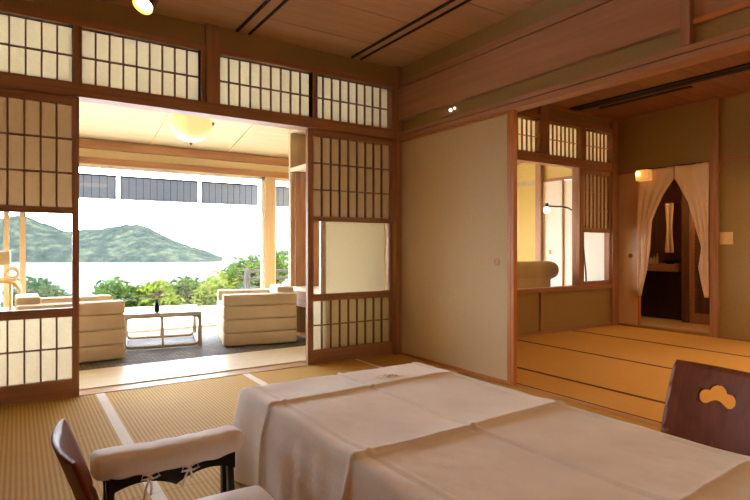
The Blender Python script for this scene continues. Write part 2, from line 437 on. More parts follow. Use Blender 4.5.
obj('finger_pull', MB().lathe([(.026,0),(.026,-.005),(.018,-.006),(.016,-.001),(.001,-.001)], (XD+.01,-.168,.80), 20, 'x'), 'brass', t)
t = thing('wall_switch', 'square ivory switch plate on wall right of the curtain post', 'switch', (XD, -1.172, .986))
obj('plate', MB().rbox(XD-.008, XD, -1.234, -1.114, .926, 1.047, .004, 2), 'switch', t)
obj('rocker', MB().rbox(XD-.013, XD-.008, -1.196, -1.150, .950, 1.022, .002, 2), 'switch', t)

# split curtain: two gathered halves
def curtain_half(label, outer, inner, name='noren_curtain'):
    inner = sorted(inner, key=lambda q: -q[1])
    def at(z):
        for (y0,z0),(y1,z1) in zip(inner[:-1], inner[1:]):
            if z0 >= z >= z1: return y0+(y1-y0)*(z0-z)/max(1e-6, z0-z1)
        return inner[0][0] if z > inner[0][1] else inner[-1][0]
    zb = inner[-1][1]
    def fn(u, v):
        z = 1.755-(1.755-zb)*v; yi = at(z); wd = abs(yi-outer)
        amp = .003+.017*max(0, 1-wd/.38)
        y = outer+(yi-outer)*u
        x = XD-.035-.012*v - amp*math.sin(u*PI*7+.6*math.sin(v*4))-.006*math.sin(u*9+v*3)
        return (x, y, z)
    o = obj(name, MB().grid(70, 60, fn), 'noren', smooth=True); solid(o, .0015)
    return tag(o, label, 'curtain', 'two halves of the split curtain')
curtain_half('left half of the pale split curtain, hanging beside the narrow fusuma', -.285,
    [(-.681,1.755),(-.681,1.622),(-.571,1.470),(-.50,1.33),(-.439,1.185),(-.425,1.02),(-.421,.867),(-.394,.657),(-.355,.48),(-.322,.355)])
curtain_half('right half of the pale split curtain, hanging against the tall post', -1.030,
    [(-.685,1.755),(-.685,1.622),(-.723,1.563),(-.821,1.367),(-.868,1.2),(-.900,1.085),(-.958,.900),(-.929,.696),(-.954,.564),(-.996,.389)])
o = obj('curtain_rod', MB().tube([(XD-.035,-.28,1.757),(XD-.035,-1.034,1.757)], .006), 'dark'); tag(o, 'thin dark rod carrying the split curtain under the beam', 'curtain rod')
t = thing('wall_lamp', 'small glowing amber box lamp at top left of the split curtain', 'lamp', (XD-.09, -.385, 1.70))
obj('shade', MB().rbox(XD-.14, XD-.055, -.455, -.315, 1.625, 1.745, .006, 2), 'lantern', t)
obj('mount', B(XD-.055, XD-.02, -.42, -.35, 1.735, 1.765), 'dark', t)
obj('bulb', MB().lathe([(.001,-.02),(.016,-.012),(.02,0),(.016,.012),(.001,.02)], (XD-.147,-.345,1.70), 12), 'bulb', t, smooth=True)

# anteroom behind the curtain ---------------------------------------
XA = 4.30
struct('floor_anteroom', MB().box(XD+.06, XA, -2.2, .12, -.05, 0).box(3.56, XA, .12, .45, -.05, 0), 'palex')
struct('wall_anteroom_back', MB().box(XA, XA+.06, -2.2, .5, 0, 2.4), 'fence')
struct('wall_anteroom_left', MB().box(XD+.06, 3.56, .12, .17, 0, 2.4).box(3.52, 3.56, .17, .45, 0, 2.4).box(3.52, XA, .45, .5, 0, 2.4), 'fence')
struct('wall_anteroom_right', MB().box(XD+.06, XA, -2.26, -2.2, 0, 2.4), 'fence')
struct('ceiling_anteroom', MB().box(XD+.06, XA, -2.26, .5, 2.2, 2.25), 'ceil')
t = thing('vanity_counter', 'dark washstand counter seen through the split curtain', 'counter', (4.15, .1, 0))
obj('worktop', B(3.95, XA-.002, -.26, .448, .60, .69), 'wy', t)
obj('cabinet', B(4.10, XA-.002, -.26, .448, .0, .60), 'dark', t)
t = thing('wash_bowl', 'black basin on the washstand counter', 'basin', (4.06, -.14, .69))
obj('bowl', MB().lathe([(.04,0),(.08,.02),(.10,.055),(.095,.055),(.07,.02),(.001,.01)], (4.06,-.14,.69), 20), 'black', t, smooth=True)
for k, (yy, h, r) in enumerate([(-.035,.10,.016),(-.075,.13,.014),(.005,.08,.018)]):
    o = obj('toiletry_bottle', MB().lathe([(r,0),(r,h*.65),(r*.5,h*.75),(r*.45,h),(.001,h)], (4.03,yy+.08,.69), 12), 'towel', smooth=True, auto=40)
    tag(o, ['small pale bottle on the washstand, between two others', 'tallest pale bottle on the washstand, nearest the black basin', 'shortest pale bottle at the left end of the washstand'][k], 'bottle', 'bottles on the washstand')
o = obj('hanging_towel', MB().grid(16, 24, lambda u, v: (3.93-.012*math.sin(u*9), -.20+(.10-.035*math.sin(v*PI)**2)*(u-.5), 1.43-.60*v)), 'towel', smooth=True); solid(o, .006)
tag(o, 'pale towel hanging inside the dark anteroom beyond the curtain', 'towel')
o = obj('towel_bar', MB().tube([(3.95,-.33,1.435),(3.95,.45,1.435)], .008), 'brass'); tag(o, 'thin bar carrying the towel in the anteroom', 'towel bar')
struct('trim_14', MB().box(3.96, 4.04, -.41, -.33, 0, 2.2), 'fence')
t = thing('slatted_door', 'brown slatted door at right inside the anteroom', 'door', (4.0, -.75, 0))
f = MB()
for i in range(47): f.box(3.985, 4.015, -1.04, -.47, .12+i*.04, .152+i*.04)
obj('slats', f, 'fence', t)
obj('frame', MB().box(3.975, 4.025, -.47, -.41, 0, 2.1).box(3.975, 4.025, -1.10, -1.04, 0, 2.1).box(3.975, 4.025, -1.04, -.47, 2.0, 2.1).box(3.975, 4.025, -1.04, -.47, 0, .12), 'wz', t)
obj('backing', B(4.027, 4.04, -1.10, -.41, 0, 2.1), 'fence', t)

# ceiling slot lines (paired dark tracks)
def slots(label, xs, y0, y1, z, wd, group=None):
    t = thing('ceiling_slot', label, 'ceiling fixture', ((xs[0]+xs[-1])/2, (y0+y1)/2, z-.012), 0, group)
    for x in xs: obj('dark_slot', B(x-wd/2, x+wd/2, y0, y1, z-.012, z+.001), 'slot', t)
    if len(xs) > 1: obj('centre_strip', B(xs[0]+wd/2, xs[-1]-wd/2, y0, y1, z-.003, z+.001), 'ceil', t)
slots('pair of dark ceiling slots above the doorway, left of the other pair', (-1.405,-1.315), -3.4, -.03, ZC, .017, 'paired ceiling slots')
slots('pair of dark ceiling slots nearest the wall with the wooden lintel', (-.468,-.388), -3.4, -.03, ZC, .017, 'paired ceiling slots')
slots('long wide dark slot in the second room ceiling', (2.27,2.36), -3.6, -.03, ZC2, .07)
slots('short dark vent bar beside the long slot in second room ceiling', (2.50,), -1.16, -.22, ZC2, .045)

# spotlight and small lintel light
t = thing('spotlight', 'lit ceiling spotlight above the left transoms', 'lamp', (-2.10, -.70, ZC))
obj('stem', MB().tube([(-2.10,-.70,ZC),(-2.10,-.70,2.23)], .012), 'brass', t)
a = Vector((-2.10,-.70,2.22)); d = Vector((-.45,-.35,-.82)).normalized()
q = d.to_track_quat('Z','Y').to_matrix()
hd = MB().lathe([(.018,-.05),(.035,-.03),(.05,.04),(.056,.10),(.052,.10),(.044,.03),(.001,.02)], (0,0,0), 24); hd.v = [tuple(a+q@Vector(v)) for v in hd.v]
obj('head', hd, 'brass', t, smooth=True, auto=50)
hb = MB().lathe([(.001,.095),(.044,.085),(.044,.07),(.001,.06)], (0,0,0), 24); hb.v = [tuple(a+q@Vector(v)) for v in hb.v]
obj('bulb', hb, 'bulb', t, smooth=True)
t = thing('lintel_light', 'tiny white twin light fixed on the wooden lintel above the fusuma', 'lamp', (.0, -.66, 1.90))
obj('base', B(-.004, .012, -.70, -.56, 1.885, 1.925), 'wy', t)
for yy, zz, k in ((-.68,1.912,1.0),(-.725,1.916,.75)):
    obj('bulb', MB().lathe([(.001,-.014*k),(.012*k,-.008*k),(.014*k,0),(.012*k,.008*k),(.001,.014*k)], (-.012,yy,zz), 10), 'tiny', t, smooth=True)

# unseen lamps added to bring warm light into the rooms and anteroom
def added_pendant(label, x, y, z, zc, mat, s=.24, h=.20, cover=None):
    t = thing('added_pendant_lamp', label, 'lamp', (x, y, zc))
    if cover:
        obj('diffuser', MB().rbox(x-s+.01, x+s-.01, y-s+.01, y+s-.01, z+.02, z+.03, .003, 1), mat, t)
        for a in ((x-s,x-s+.008,y-s,y+s),(x+s-.008,x+s,y-s,y+s),(x-s,x+s,y-s,y-s+.008),(x-s,x+s,y+s-.008,y+s)): obj('side_board', B(*a, z, z+h), cover, t)
        obj('top_board', B(x-s, x+s, y-s, y+s, z+h-.008, z+h), cover, t)
    else: obj('shade', MB().rbox(x-s, x+s, y-s, y+s, z, z+h, .02, 2), mat, t)
    for sx in (-1,1):
        for sy in (-1,1): obj('corner_bar', B(x+sx*s-.008, x+sx*s+.008, y+sy*s-.008, y+sy*s+.008, z-.01, z+h+.01), 'wz', t)
    obj('stem', MB().tube([(x,y,z+h),(x,y,zc)], .01), 'dark', t)
added_pendant('unseen square paper lamp added above the clothed table for warm light', -1.5, -2.9, 2.05, ZC, 'shade')
added_pendant('unseen small square lamp added to brighten the anteroom', 3.5, -.9, 2.0, 2.2, 'shade3', .12, .10)
added_pendant('unseen square lamp added for amber light on the second room floor', 1.75, -2.9, 2.02, ZC2, 'shade2', .28, .12, 'wx')

# ================================================================== TATAMI
def mat_(x0, x1, y0, y1, label, cat_mat, border, bw=.024, group='tatami mats'):
    t = thing('tatami_mat', label, 'tatami mat', ((x0+x1)/2, (y0+y1)/2, -.05), 0, group); g = .0015
    obj('weave', B(x0+bw, x1-bw, y0+g, y1-g, -.05, 0), cat_mat, t)
    for a, b in ((x0, x0+bw), (x1-bw, x1)): obj('border', B(a, b, y0+g, y1-g, -.05, .0012), border, t)
XS = [-3.187, -2.258, -1.332, -.405]
g = 'gold tatami mats of the main room'
for (x0, x1, y0, y1, l) in [
    (XS[0], XS[1], -1.61, 0, 'gold tatami mat in front of the left shoji door'),
    (XS[1], XS[2], -1.61, 0, 'gold tatami mat in front of the open doorway, left of the white-clothed table'),
    (XS[2], XS[3], -1.61, 0, 'gold tatami mat between the doorway and the table, its left border meeting the tablecloth corner'),
    (XS[3], -.003, -1.61, 0, 'narrow tatami mat along the large fusuma door'),
    (XS[0], XS[1], -3.22, -1.61, 'gold tatami mat under the dark legless chair at lower left'),
    (XS[1], XS[2], -3.22, -1.61, 'gold tatami mat under the padded armrest and seat cushion'),
    (XS[2], XS[3], -3.22, -1.61, 'gold tatami mat mostly hidden under the white-clothed table'),
    (XS[3], -.003, -3.22, -1.61, 'narrow tatami mat beyond the table along the second room threshold')]:
    mat_(x0, x1, y0, y1, l, 'tat', 'heri' if x0 < -.5 else 'thr2', .024, g)
struct('floor_rear', MB().box(XL, XS[0], YB, 0, -.05, 0).box(XS[0], 0, YB, -3.22, -.05, 0), 'tat')
g = 'amber tatami mats of the second room'
for (x0, x1, l) in [(.058,.435,'narrow amber tatami mat just beyond the second room threshold'), (.435,1.352,'amber tatami mat in the second room, second from the threshold'),
                    (1.352,2.316,'amber tatami mat in the second room, second from the far wall'), (2.316,3.13,'amber tatami mat in the second room along the far wall with the curtain')]:
    mat_(x0, x1, -3.0, -.015, l, 'tat2', 'heri2', .017, g)
struct('floor_second', MB().box(.058, 3.13, YB, -3.0, -.05, 0), 'tat2')

# ================================================================== TABLE AND CLOTH
TX0, TX1, TY0, TY1, TZ = -1.945, -1.055, -3.42, -1.625, .345
t = thing('low_table', 'low table hidden under the long white tablecloth', 'table', ((TX0+TX1)/2, (TY0+TY1)/2, 0))
obj('tabletop', B(TX0+.01, TX1-.01, TY0+.01, TY1-.01, .29, .336), 'lacq', t)
for x in (TX0+.10, TX1-.10):
    for y in (TY0+.12, TY1-.12): obj('leg', B(x-.035, x+.035, y-.035, y+.035, 0.001, .29), 'lacq', t)
def tablecloth():
    mb = MB(); st = .008
    nx = round((TX1-TX0)/st); ny = round((TY1-TY0)/st)
    cx = [-1.885, -1.505, -1.095]; cy = [-1.905, -2.475, -3.085]
    def wob(y): return .006*math.sin(y*5)
    def top(x, y):
        z = TZ
        for c, s in zip(cx, (.6, 1, .7)):
            d = x-c-.004*math.sin(y*6); z += .0080*s*max(0, 1-abs(d)/.009) - .0040*s*max(0, 1-abs(d+.016)/.010)
        for c, s in zip(cy, (1.2, 1.5, 1.0)):
            d = y-c-.008*math.sin(x*7+c); z += .0060*s*max(0, 1-abs(d)/.014)
            z += .0045*s*(max(0, 1-abs(d-.012)/.10) if d > .012 else max(0, 1-abs(d-.012)/.02))
        # slack quilt between folds
        z += .0022*noise.noise(Vector((x*7, y*5, 3)))+.0016*noise.noise(Vector((x*22, y*18, 1)))
        r = math.hypot((x+1.36)/.05, (y+1.81)/.035)
        if r < 1.6: z += .008*math.exp(-r*r)*(1+.8*math.sin(x*160)+.6*math.sin(y*230))
        # rounded brim
        e = min(x-TX0, TX1-x, y-TY0, TY1-y)
        if e < .02: z -= .010*(1-e/.02)**2
        return z
    idx = {}
    for j in range(ny+1):
        for i in range(nx+1):
            x = TX0+(TX1-TX0)*i/nx; y = TY0+(TY1-TY0)*j/ny
            idx[i,j] = len(mb.v); mb.v.append((x, y, top(x, y)))
    for j in range(ny):
        for i in range(nx): mb.f.append((idx[i,j], idx[i+1,j], idx[i+1,j+1], idx[i,j+1]))
    ring = [(i,0) for i in range(nx)]+[(nx,j) for j in range(ny)]+[(i,ny) for i in range(nx,0,-1)]+[(0,j) for j in range(ny,0,-1)]
    L = len(ring); prev = [idx[k] for k in ring]; rows = 16
    # outward normals, blended round the corners
    nrm = []
    for (i,j) in ring:
        n = Vector((0,0,0))
        for di in range(-8, 9):
            ii, jj = ring[(ring.index((i,j))+di) % L] if False else ring[(len(nrm)+di) % L]
            n += Vector((-1 if ii == 0 else (1 if ii == nx else 0), -1 if jj == 0 else (1 if jj == ny else 0), 0))
        nrm.append(n.normalized())
    for r in range(1, rows+1):
        v = r/rows; cur = []
        for k, (i,j) in enumerate(ring):
            x, y, z = mb.v[idx[i,j]]; s = k*st
            # distance to nearest corner for the gathered fold there
            dc = min(math.hypot(x-a, y-b) for a in (TX0,TX1) for b in (TY0,TY1))
            fold = math.sin(s*19+1.6*math.sin(s*5.3))*.5+math.sin(s*43+2*math.sin(s*9))*.22+.5*noise.noise(Vector((s*9, 0, 0)))
            crease = sum(max(0, 1-abs((y if abs(nrm[k].x) > .7 else x)-c)/.018) for c in (cy if abs(nrm[k].x) > .7 else cx))
            corner = math.exp(-(dc/.09)**2)
            off = .012*min(1, v*4)+v*(.010+.018*fold+.035*corner)+.014*crease*min(1, v*3)
            tang = Vector((-nrm[k].y, nrm[k].x, 0))
            p = Vector((x, y, 0))+nrm[k]*off+tang*(.006*v*math.sin(s*27))
            zb = .012+.006*math.sin(s*11)
            zz = (z-.004)+(zb-z+.004)*(v**.95)
            cur.append(len(mb.v)); mb.v.append((p.x, p.y, zz))
        for k in range(L): mb.f.append((prev[k], prev[(k+1)%L], cur[(k+1)%L], cur[k]))
        prev = cur
    return mb
o = obj('tablecloth', tablecloth(), 'linen', smooth=True)
tag(o, 'creased off-white tablecloth draped to the floor over the low table', 'tablecloth')

# ================================================================== LEGLESS CHAIRS, CUSHION, ARMREST
def zaisu(label, loc, rz, wd, hgt, lean, cloud, bulge=.035):
    # local frame: sitter faces +x, backrest at -x end
    t = thing('legless_chair', label, 'legless chair', loc, rz, 'legless bentwood chairs')
    bm = bmesh.new()
    def prof(z):                                   # half width as a function of height
        return wd/2*(.985-.02*(z/hgt)**2+.02*math.sin(z/hgt*PI)) if z < hgt-.03 else wd/2*(.965-.04*((z-hgt+.03)/.03)**2)
    out = [(-prof(0), 0)]
    out = [(-prof(hgt*i/20), hgt*i/20) for i in range(21)] + [(prof(hgt*i/20), hgt*i/20) for i in range(20,-1,-1)]
    ov = [bm.verts.new((a, b, 0)) for a, b in out]; edges = [bm.edges.new((ov[i], ov[(i+1)%len(ov)])) for i in range(len(ov))]
    if cloud:
        c = (0, hgt*.715); loop = []
        # scalloped cloud: three humps above, one shallow arch below
        humps = [(-.046,-.006,.027),(0,.010,.037),(.046,-.006,.027)]
        pts = []
        for k in range(96):
            a = 2*PI*k/96; dx, dy = math.cos(a), math.sin(a); rr = 0
            for hx, hy, hr in humps:
                bq = dx*hx+dy*hy; disc = bq*bq-(hx*hx+hy*hy-hr*hr)
                if disc >= 0: rr = max(rr, bq+math.sqrt(disc))
            px, py = dx*rr, dy*rr
            if py < 0 and abs(px) < .046: py = max(py, -.033+.021*math.cos(px/.046*PI/2)**2)
            pts.append((c[0]+px, c[1]+py))
        iv = [bm.verts.new((a, b, 0)) for a, b in pts]; edges += [bm.edges.new((iv[i], iv[(i+1)%len(iv)])) for i in range(len(iv))]
    bmesh.ops.triangle_fill(bm, use_beauty=True, use_dissolve=False, edges=edges)
    for k in range(1, 20):
        bmesh.ops.bisect_plane(bm, geom=bm.verts[:]+bm.edges[:]+bm.faces[:], plane_co=(-wd/2+wd*k/20,0,0), plane_no=(1,0,0))
    for k in range(1, 16):
        bmesh.ops.bisect_plane(bm, geom=bm.verts[:]+bm.edges[:]+bm.faces[:], plane_co=(0,hgt*k/16,0), plane_no=(0,1,0))
    for v in bm.verts:
        y, z = v.co.x, v.co.y
        x = -.20-lean*(z/hgt)**1.3+bulge*((y/(wd/2))**2)
        if z < .07: x += .05*(1-z/.07)**2
        v.co = Vector((x, y, z+.012))
    mb = MB().bm(bm)
    o = obj('backrest', mb, 'lacq', t, world=False, smooth=True, auto=60); solid(o, .012)
    def seat(u, v):
        x = -.16+.40*u; y = (v-.5)*wd*1.04
        return (x, y, .014+.012*((v-.5)*2)**2+.006*math.sin(u*PI))
    o = obj('seat', MB().grid(14, 12, seat), 'lacq', t, world=False, smooth=True); solid(o, .012)
    return t
zaisu('dark brown bentwood legless chair seen edge-on at lower left', (-2.29, -2.14, 0), 0, .40, .405, .115, True)
zaisu('dark brown bentwood legless chair with cloud-shaped cutout, beyond the table at right', (-.62, -2.635, 0), PI-.10, .39, .405, .10, True, .02)

# seat cushion on the left chair
mb = MB().rbox(-2.36, -1.99, -2.36, -1.955, .046, .104, .030, 4, .028)
o = obj('seat_cushion', mb, 'cover', smooth=True); tag(o, 'pale square seat cushion on the lower left legless chair, bottom edge of photo', 'cushion')

# padded armrest with cover
def armrest():
    x0, x1, yc, zt = -2.497, -2.035, -1.875, .283
    t = thing('armrest', 'free-standing armrest with white padded cover and dark legs beside the table', 'armrest', ((x0+x1)/2, yc, 0))
    mb = MB(); nu, nv = 40, 28
    def fn(u, v):
        a = 2*PI*v; uu = (u-.5)*2
        e = (1-abs(uu)**10)**.5 if abs(uu) < 1 else 0
        hy, hz = .058*(.55+.45*e), .041*(.55+.45*e)
        ca, sa = math.cos(a), math.sin(a)
        sy = math.copysign(abs(ca)**.5, ca); sz = math.copysign(abs(sa)**.5, sa)
        x = x0+(x1-x0)*u; sag = -.012*(1-uu*uu)
        return (x, yc+hy*sy+.0012*math.sin(u*30), zt-.041+hz*sz+sag+.0012*math.sin(u*41+a))
    mb.grid(nu, nv, fn)
    n = nv
    mb.f.append(tuple(j*(nu+1) for j in range(nv))); mb.f.append(tuple(j*(nu+1)+nu for j in range(nv))[::-1])
    obj('pad_cover', mb, 'cover', t, smooth=True, auto=60)
    # scalloped apron under the pad
    ap = MB(); m = 48; xa, xb = x0+.045, x1-.035
    def low(u): return .158+.026*abs(math.sin(u*PI*2))**.8-.010*(1-abs(2*u-1))
    vs = []
    for i in range(m+1):
        u = i/m; x = xa+(xb-xa)*u
        for yy in (yc-.052, yc-.038):
            vs += [(x, yy, low(u)), (x, yy, .214)]
    fs = []
    for i in range(m):
        a = i*4; b = a+4
        fs += [(a,b,b+1,a+1),(a+2,a+3,b+3,b+2),(a,a+2,b+2,b),(a+1,b+1,b+3,a+3)]
    fs += [(0,1,3,2),(m*4,m*4+2,m*4+3,m*4+1)]
    ap.add(vs, fs); ap.v += []
    obj('apron', ap, 'dmetal', t)
    obj('under_board', B(xa, xb, yc-.045, yc+.045, .200, .216), 'dmetal', t)
    for x, s in ((xa+.004, -1), (xb-.012, 1)):
        for sy in (-1, 1):
            lg = MB(); y = yc+sy*.032
            prof = [(.203,.013,0),(.15,.010,.000),(.10,.010,.002),(.05,.013,.006),(.015,.019,.010),(.001,.022,.012)]
            vs = []
            for z, h, o_ in prof: vs += [(x-h+s*o_, y-.011, z),(x+h+s*o_, y-.011, z),(x+h+s*o_, y+.011, z),(x-h+s*o_, y+.011, z)]
            fs = [(0,1,2,3),(20,23,22,21)]
            for i in range(5):
                for k in range(4): fs.append((i*4+k, i*4+(k+1)%4, i*4+4+(k+1)%4, i*4+4+k))
            lg.add(vs, fs); obj('leg', lg, 'dmetal', t)
    # two ribbon ties
    for x, long in ((x0+.155, .085), (x0+.275, .05)):
        r = MB(); y = yc-.056; z = .196
        r.tube([(x,y+.012,z+.014),(x,y,z),(x+.004,y-.004,z-.012)], .004, 6)
        r.tube([(x,y,z),(x+.022,y-.004,z+.012),(x+.030,y-.004,z-.004),(x+.010,y-.004,z-.010),(x,y,z)], .0035, 6)
        r.tube([(x,y,z),(x-.018,y-.004,z+.008),(x-.024,y-.004,z-.008),(x-.004,y-.004,z-.008)], .0035, 6)
        r.tube([(x,y,z-.004),(x-.012,y-.004,z-long*.5),(x-.020,y-.002,z-long)], .0035, 6)
        r.tube([(x,y,z-.004),(x+.006,y-.004,z-long*.4),(x+.004,y-.002,z-long*.7)], .0035, 6)
        obj('ribbon_tie', r, 'cover', t, smooth=True)
armrest()

# ================================================================== VERANDA
YV = YO
def vz(y): return 1.975+.20*(YO-y)
# sloping board ceiling
c = MB(); xs = [-5.0, -4.0, -3.15, -2.33, -1.504, -.681, .14, .96, 1.78, 2.6, XE]
for a, b in zip(xs[:-1], xs[1:]):
    a += .003; b -= .003
    c.add([(a,.09,vz(.09)),(b,.09,vz(.09)),(b,YO+.1,vz(YO+.1)),(a,YO+.1,vz(YO+.1)),(a,.09,vz(.09)+.03),(b,.09,vz(.09)+.03),(b,YO+.1,vz(YO+.1)+.03),(a,YO+.1,vz(YO+.1)+.03)],
          [(0,1,2,3),(4,7,6,5),(0,4,5,1),(1,5,6,2),(2,6,7,3),(3,7,4,0)])
struct('ceiling_veranda', c, 'cream_ceil')
c = MB()
for x in xs[1:-1]:
    a, b = x-.008, x+.008
    c.add([(a,.09,vz(.09)-.010),(b,.09,vz(.09)-.010),(b,YO,vz(YO)-.010),(a,YO,vz(YO)-.010),(a,.09,vz(.09)+.005),(b,.09,vz(.09)+.005),(b,YO,vz(YO)+.005),(a,YO,vz(YO)+.005)],
          [(0,1,2,3),(4,7,6,5),(0,4,5,1),(1,5,6,2),(2,6,7,3),(3,7,4,0)])
struct('trim_15', c, 'palex')
struct('roof', MB().box(-5.2, 4.4, YB-.1, YO+.9, 2.55, 2.6), 'fence')
# outer window head, posts and sill
w = MB(); w.box(-5, XE, YO-.05, YO+.09, 1.885, 1.975); struct('trim_16', w, 'wx')
w = MB(); w.box(-5, XE, YO, YO+.06, 1.80, 1.885); struct('wall_outer', w.box(2.35, XE, YO, YO+.06, 0, 1.735), 'cream2')  # unseen solid stretch at the east end added to dim the veranda there
w = MB(); w.box(-5, XE, YO-.035, YO+.08, 1.735, 1.80); struct('trim_17', w, 'wx')
w = MB()
for x0, x1 in [(-.225,-.105),(1.55,1.66)]: w.box(x0, x1, YO-.035, YO+.08, 0, 1.735)
struct('trim_18', w, 'pale')
wn = sempty('window_2', (-1.5, YO, 0))
f = MB()
for x0, x1 in [(-2.79,-2.745),(-2.665,-2.615),(-4.0,-3.95)]: f.box(x0, x1, YO-.015, YO+.02, .03, 1.735)
struct('window_frame', f, 'pale', wn)
struct('window_frame', MB().box(-5, XE, YO-.02, YO+.05, 0, .03), 'whitep', wn)
struct('window_frame', MB().box(-.262,-.225,YO-.01,YO+.03,.03,1.735).box(-.105,-.085,YO-.01,YO+.03,.03,1.735).box(-5,-.105,YO-.01,YO+.03,1.70,1.735).box(-.105,1.55,YO-.01,YO+.03,1.70,1.735), 'whitep', wn)  # upright white strips beside the post imitate sky glare by colour
struct('pane', MB().box(-5,-.262,YO+.004,YO+.008,.03,1.70), 'glass', wn)
struct('pane', MB().box(1.66,2.35,YO+.004,YO+.008,.03,1.735), 'glass', wn)
struct('pane', MB().box(-.085,1.55,YO+.004,YO+.008,.03,1.70), 'glass', wn)
struct('wall_veranda_end', MB().box(-5.1, -5, .09, YO+.1, 0, 2.5), 'cream')
# fill between the room wall and the sloping ceiling on the veranda side
struct('wall_veranda_inner', MB().box(-5, XE, .09, .11, 2.30, 2.55).box(-5, -4.6, .0, .11, 0, 2.5), 'cream')
# carpet
o = obj('carpet', MB().rbox(-3.9, -.32, .71, YO-.06, -.003, .008, .003, 1), 'carpet'); tag(o, 'dark grey woven carpet on the veranda floor under the cream armchairs', 'carpet')
# partition and built-in shelf unit
struct('wall_partition', MB().box(.20, .26, .10, YO, 0, 2.45), 'cream')
t = thing('shelf_unit', 'built-in wooden shelf unit on the veranda right of the sea view', 'shelf', (-.05, 1.12, 0))
obj('side_panel', B(-.30, .198, 1.50, 1.54, .0, 2.10), 'pale', t)
obj('side_panel', B(-.30, .198, .72, .755, .0, 2.30), 'pale', t)
obj('back_panel', B(.17, .198, .755, 1.50, 1.72, 2.10), 'cream', t)
obj('back_panel', B(.14, .198, .755, 1.50, .49, 1.70), 'mottle', t)
obj('shelf', B(-.30, .17, .755, 1.50, 1.69, 1.725), 'sill', t)
obj('shelf', B(-.31, .17, .755, 1.50, .455, .49), 'sill', t)
obj('partition', B(-.26, .14, 1.46, 1.50, .49, 1.69), 'wz', t)
obj('drawer', B(-.29, .15, .755, 1.50, .30, .455), 'wy', t)
obj('cornice', B(-.30, .198, .72, 1.54, 2.09, 2.115), 'pale', t)
# globe lamp on veranda ceiling
t = thing('globe_lamp', 'round glowing frosted lamp on the veranda ceiling', 'lamp', (-1.37, 1.30, vz(1.30)))
gl = MB(); pr = [(.001,-.175)]+[(.185*math.sin(a), -.165*math.cos(a)) for a in [i*PI/20 for i in range(1,16)]]
gl.lathe(pr, (-1.37,1.30,2.015), 36); obj('shade', gl, 'globe', t, smooth=True)
obj('finial', MB().lathe([(.001,-.025),(.010,-.02),(.012,-.008),(.018,.0),(.001,.004)], (-1.37,1.30,1.845), 12), 'brass', t, smooth=True)
obj('holder', MB().tube([(-1.20,1.27,2.03),(-1.17,1.26,2.03)], .016), 'brass', t)
obj('ceiling_plate', MB().lathe([(.10,0),(.10,.06),(.001,.06)], (-1.37,1.30,2.13), 24), 'brass', t)

# reed blinds hung outside
def blind(x0, x1, label):
    t = thing('reed_blind', label, 'blind', ((x0+x1)/2, YO+.16, 1.63), 0, 'half-raised reed blinds'); y = YO+.16
    r = MB(); n = 26
    for i in range(n):
        z = 1.405+.228*i/(n-1); dy = .004*math.sin(i*1.7)
        r.box(x0+.004*math.sin(i*3), x1+.004*math.cos(i*2), y-.004+dy, y+.004+dy, z-.0046, z+.0046)
    obj('reeds', r, 'blind', t)
    s_ = MB(); m = max(2, round((x1-x0)/.075))
    for k in range(m+1):
        x = x0+.015+(x1-x0-.03)*k/m; s_.box(x-.002, x+.002, y-.010, y-.007, 1.40, 1.645)
    obj('cords', s_, 'string', t)
    obj('head_rail', B(x0, x1, y-.012, y+.012, 1.637, 1.655), 'string', t)
    obj('hanger', B(x0+.1, x0+.104, y-.002, y+.002, 1.655, 1.90), 'string', t)
    obj('hanger', B(x1-.104, x1-.1, y-.002, y+.002, 1.655, 1.90), 'string', t)
blind(-2.72, -1.81, 'half-raised grey reed blind at the left, beside the left shoji door')
blind(-1.775, -.965, 'half-raised grey reed blind in the middle, between two white gaps')
blind(-.925, -.24, 'half-raised grey reed blind left of the window post')
blind(-.07, .60, 'narrow visible end of a grey reed blind right of the window post')

# armchairs of stacked cushion blocks
def block_chair(label, loc, rz, wd=.74, dp=.72, front=1):
    # local: near arm on -y side, faces +x
    t = thing('armchair', label, 'armchair', loc, rz, 'cream block armchairs')
    hs = [(.008,.125),(.125,.245),(.245,.365),(.365,.465)]
    def stack(x0, x1, y0, y1, top=0):
        mb = MB()
        for i, (a, b) in enumerate(hs):
            mb.rbox(x0, x1, y0, y1, a+.001, b+(top if i == 3 else 0)-.001, .016, 3)
        return mb
    obj('arm', stack(-dp/2, dp/2, -wd/2, -wd/2+.15), 'arm', t, world=False, smooth=True, auto=50)
    obj('arm', stack(-dp/2, dp/2, wd/2-.15, wd/2), 'arm', t, world=False, smooth=True, auto=50)
    obj('backrest', stack(-dp/2, -dp/2+.16, -wd/2+.15, wd/2-.15, .05), 'arm', t, world=False, smooth=True, auto=50)
    mb = MB()
    for a, b in hs[:2]: mb.rbox(-dp/2+.16, dp/2-.004, -wd/2+.151, wd/2-.151, a+.001, b-.001, .016, 3)
    obj('base', mb, 'arm', t, world=False, smooth=True, auto=50)
    obj('seat_cushion', MB().rbox(-dp/2+.162, dp/2+.004, -wd/2+.153, wd/2-.153, .246, .37, .03, 4), 'arm', t, world=False, smooth=True, auto=50)
    return t
block_chair('cream block armchair partly behind the left shoji door', (-2.335, 1.32, .008), .02)
block_chair('cream block armchair on the right side of the low glass table', (-.765, 1.285, .008), PI-.22, .70, .66)

